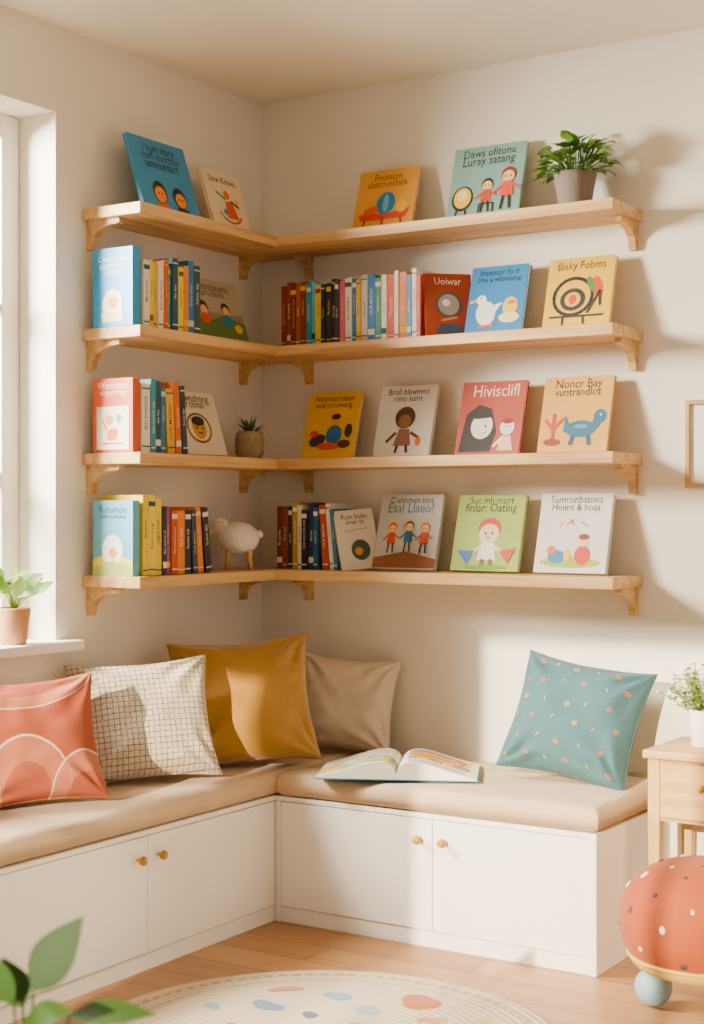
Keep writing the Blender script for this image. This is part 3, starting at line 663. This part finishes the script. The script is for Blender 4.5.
# ---------------------------------------------------------------- side table
m = MB(); x0, x1, y0, y1 = 1.5, 1.83, -.30, -.018
m.box((x0-.012, y0-.012, .542), (x1+.012, y1+.008, .565), TX, .004)
for X in (x0, x1-.032):
    for Y in (y0, y1-.032):
        c = Vector((X+.016, Y+.016, 0)); vs = []
        for zz, r in ((0, .011), (.36, .016), (.5415, .016)):
            vs += [(c.x-r, c.y-r, zz), (c.x+r, c.y-r, zz), (c.x+r, c.y+r, zz), (c.x-r, c.y+r, zz)]
        m.add(vs, [(0, 1, 5, 4), (1, 2, 6, 5), (2, 3, 7, 6), (3, 0, 4, 7), (4, 5, 9, 8), (5, 6, 10, 9), (6, 7, 11, 10), (7, 4, 8, 11), (3, 2, 1, 0), (8, 9, 10, 11)], TZ)
m.box((x0+.004, y0+.03, .375), (x0+.02, y1-.03, .541), TX); m.box((x1-.02, y0+.03, .375), (x1-.004, y1-.03, .541), TX)
m.box((x0+.03, y1-.02, .375), (x1-.03, y1-.006, .541), TX); m.box((x0+.03, y0+.006, .375), (x1-.03, y0+.02, .541), TX)
m.box((x0+.036, y0-.002, .385), (x1-.036, y0+.01, .532), TX, .003)
m.lathe([(0, 0), (.005, 0), (.005, .008), (.011, .013), (.011, .018), (.006, .023), (0, .023)], pm('#b07c3a', .35), 18, T((x0+x1)/2-.01, y0-.002, .475) @ RX(90))
m.obj('side_table')
# ---------------------------------------------------------------- framed picture
m = MB(); X0, X1, Z0, Z1 = 1.50, 1.73, 1.275, 1.525; f = .012
m.box((X0, -.018, Z0), (X0+f, -.001, Z1), WZ, .001); m.box((X1-f, -.018, Z0), (X1, -.001, Z1), WZ, .001)
m.box((X0+f, -.018, Z0), (X1-f, -.001, Z0+f), WX, .001); m.box((X0+f, -.018, Z1-f), (X1-f, -.001, Z1), WX, .001)
m.box((X0+f, -.008, Z0+f), (X1-f, -.0015, Z1-f), pm('#f2ede4', .7))
draw_art(m, [('E', .5, .5, .16, .16, 0, 'e3a27a'), ('L', [(.26, .3), (.36, .36), (.5, .32), (.7, .4)], .03, '8a7a6a'), ('E', .62, .62, .07, .07, 0, '7fa6a8')], X1-X0, Z1-Z0, -.0085, T(0, 0, Z0), X0)
m.obj('framed_picture')

# ---------------------------------------------------------------- pouf
m = MB(); COR = pm('#984628', .9, .05, .4, 250, name='coral_felt'); BAND = pm('#c8a664', .8); FB = pm('#86a4b2', .45)
m.lathe([(.0, .085), (.10, .084), (.14, .088), (.165, .097), (.180, .112), (.186, .126)], BAND, 48)
pf = []
for i in range(27):
    a = -.62+(math.pi/2+.62)*i/26
    pf.append((.208*max(0, math.cos(a))**.72, .205+(.150 if a > 0 else .138)*math.sin(a)))
pf[-1] = (0, .355)
m.lathe([(.184, .124)]+pf, COR, 48)
m.tube([(.1845*math.cos(2*math.pi*i/48), .1845*math.sin(2*math.pi*i/48), .126) for i in range(49)], .0045, BAND, 6)
for i in range(46):
    q = (i+.5)/46; a = i*2.399; k = int(1+q*24); k = min(k, 25); r, hz = pf[k-1]; r2, hz2 = pf[k+1]
    nrm = Vector(((hz2-hz)*math.cos(a), (hz2-hz)*math.sin(a), -(r2-r))).normalized()
    rm, hm = pf[k]
    p = Vector((rm*math.cos(a), rm*math.sin(a), hm))+nrm*.0004
    qq = nrm.to_track_quat('Z', 'Y').to_matrix().to_4x4(); rr = random.choice([.007, .010, .013])
    m.ball((0, 0, 0), rr, pm('#f2e2cf', .8) if i % 2 else pm('#4a3a3a', .8), (1, random.uniform(.6, 1), .2), 12, Matrix.Translation(p) @ qq @ RZ(random.uniform(0, 180)))
for a in (212, 332, 92): m.ball((.125*math.cos(math.radians(a)), .125*math.sin(math.radians(a)), .046), .046, FB, n=24)
m.obj('dotted_pouf', T(1.765, -.60, .0005))

# ---------------------------------------------------------------- rug
def rug_mat():
    mm, nt, b = nm('braided_rug'); v = coordmix(nt)
    ln = nt.nodes.new('ShaderNodeVectorMath'); ln.operation = 'LENGTH'; nt.links.new(v, ln.inputs[0])
    s = nt.nodes.new('ShaderNodeMath'); s.operation = 'MULTIPLY'; s.inputs[1].default_value = 330; nt.links.new(ln.outputs['Value'], s.inputs[0])
    si = nt.nodes.new('ShaderNodeMath'); si.operation = 'SINE'; nt.links.new(s.outputs[0], si.inputs[0])
    mr = nt.nodes.new('ShaderNodeMapRange'); mr.inputs[1].default_value = -1; mr.inputs[2].default_value = 1; nt.links.new(si.outputs[0], mr.inputs[0])
    mx = nt.nodes.new('ShaderNodeMix'); mx.data_type = 'RGBA'; mx.inputs[6].default_value = raw('#c6b391'); mx.inputs[7].default_value = raw('#dccdb0')
    nt.links.new(mr.outputs[0], mx.inputs[0]); nt.links.new(mx.outputs[2], b.inputs['Base Color']); b.inputs['Roughness'].default_value = 1
    bp = nt.nodes.new('ShaderNodeBump'); bp.inputs['Strength'].default_value = .5; bp.inputs['Distance'].default_value = .003
    nt.links.new(mr.outputs[0], bp.inputs['Height']); nt.links.new(bp.outputs['Normal'], b.inputs['Normal'])
    return mm
m = MB(); R = .56
m.lathe([(R, 0), (R+.004, .004), (R, .009), (R-.006, .011), (0.001, .011)], rug_mat(), 96)
for rr, c in ((.515, '#b39a75'), (.47, '#bda988')):
    n = 90
    for i in range(n):
        a = 2*math.pi*i/n; b_ = a+2*math.pi/n*.6
        m.add([((rr-.006)*math.cos(a), (rr-.006)*math.sin(a), .0116), ((rr+.006)*math.cos(a), (rr+.006)*math.sin(a), .0116), ((rr+.006)*math.cos(b_), (rr+.006)*math.sin(b_), .0116), ((rr-.006)*math.cos(b_), (rr-.006)*math.sin(b_), .0116)], [(0, 1, 2, 3)], pm(c, .9))
bl = ['8aa4b0', 'cca252', 'b06a50', '6f90a8', '98aeb4', 'c08866', '5a6a78', 'd0b47c', '7c9bae', 'b07a5e', '9aaaa0']
for i in range(30):
    a = i*2.399+.4; r = .42*math.sqrt((i+.6)/30); cx, cy = r*math.cos(a), r*math.sin(a); s = random.uniform(.014, .042); P = []
    if i in (29, 24, 26, 21): s = .055
    el = random.uniform(.5, .9); ro = random.uniform(0, 3.1)
    for k in range(18):
        t = 2*math.pi*k/18; q = s*(1+.18*math.sin(2*t+i)+.1*math.sin(3*t+i*2)); ex, ey = q*math.cos(t), q*el*math.sin(t)
        P.append((cx+ex*math.cos(ro)-ey*math.sin(ro), cy+ex*math.sin(ro)+ey*math.cos(ro), .0118+.00002*i))
    m.add(P, [list(range(18))], pm('#'+bl[i % len(bl)], .9))
m.obj('round_rug', T(1.13, -1.36, .0005))

# ---------------------------------------------------------------- foreground plant
m = MB(); LG = pm('#3a5a22', .65); LG2 = pm('#2c481a', .65)
m.lathe(pot_prof(.085, .115, .22)[:-1], pm('#b98a6c', .8)); m.lathe([(.10, .20), (0, .205)], SOIL)
Rv = Vector((.843, .537, 0)); Fv = Vector((-.537, .843, 0)); U = Vector((0, 0, 1))
def stemleaf(lat, dep, zz, ld, L, W, up):
    b = Vector((0, 0, .2)); e = Rv*lat+Fv*dep+U*zz
    m.tube([b, b.lerp(e, .5)+U*.03, e], .004, LG2, 6, .002)
    m.leaf(e, ld, up, L, W, random.choice([LG, LG, LG2]), .18, .18, 9)
stemleaf(.01, .0, .487, Rv*.6+U*1-Fv*.1, .130, .070, -Fv+Rv*-.4)
stemleaf(-.02, .0, .47, Rv*-.6+U*.8-Fv*.2, .11, .055, -Fv)
stemleaf(.06, .02, .440, Rv*1+U*.15, .13, .05, U-Fv*.6)
stemleaf(.05, -.06, .43, Rv*.9-Fv*.6+U*.1, .12, .055, U-Fv*.5)
stemleaf(-.03, -.05, .43, Rv*-.3-Fv*.8+U*.4, .12, .06, U-Fv*.4)
stemleaf(.0, -.02, .445, Rv*.5+U*.3-Fv*.4, .10, .05, U-Fv)
stemleaf(-.01, .02, .455, Rv*-.2+U*.5, .08, .05, U-Fv)
for i in range(12):
    th = i*2.4; el = random.uniform(.1, .9); d = rdir(th, el)
    stemleaf(math.cos(th)*.07, math.sin(th)*.07, random.uniform(.30, .42), Rv*math.cos(th)+Fv*math.sin(th)+U*random.uniform(-.1, .5), .12, .055, U)
m.obj('floor_potted_plant', T(1.40, -2.54, .0005))

# ---------------------------------------------------------------- lighting
w = bpy.data.worlds.new('world'); S.world = w; w.use_nodes = True
w.node_tree.nodes['Background'].inputs[0].default_value = (1.0, .925, .815, 1); w.node_tree.nodes['Background'].inputs[1].default_value = .62
sd = Vector((-.1, 1, -.28)).normalized()
l = bpy.data.lights.new('sun', 'SUN'); l.energy = 11.0; l.angle = math.radians(.6); l.color = (1, .85, .62)
o = bpy.data.objects.new('sun', l); COL.objects.link(o); o.rotation_euler = sd.to_track_quat('-Z', 'Y').to_euler(); o.location = (1, -8, 4)
l = bpy.data.lights.new('window_skylight', 'AREA'); l.shape = 'RECTANGLE'; l.size = .8; l.size_y = .7; l.energy = 480; l.color = (1, .92, .785)
o = bpy.data.objects.new('window_skylight', l); COL.objects.link(o); o.location = (-.95, -2.05, 2.2); o.rotation_euler = Vector((1, .32, -.42)).to_track_quat('-Z', 'Y').to_euler()

# ---------------------------------------------------------------- camera
c = bpy.data.cameras.new('camera'); co = bpy.data.objects.new('camera', c); COL.objects.link(co)
co.location = (3.05, -4.22, 1.206); co.rotation_euler = (math.radians(90), 0, math.radians(32.5))
c.sensor_fit = 'VERTICAL'; c.sensor_height = 36; c.lens = 1533/1024*36
c.dof.use_dof = True; c.dof.focus_distance = 4.5; c.dof.aperture_fstop = 3.0
S.camera = co
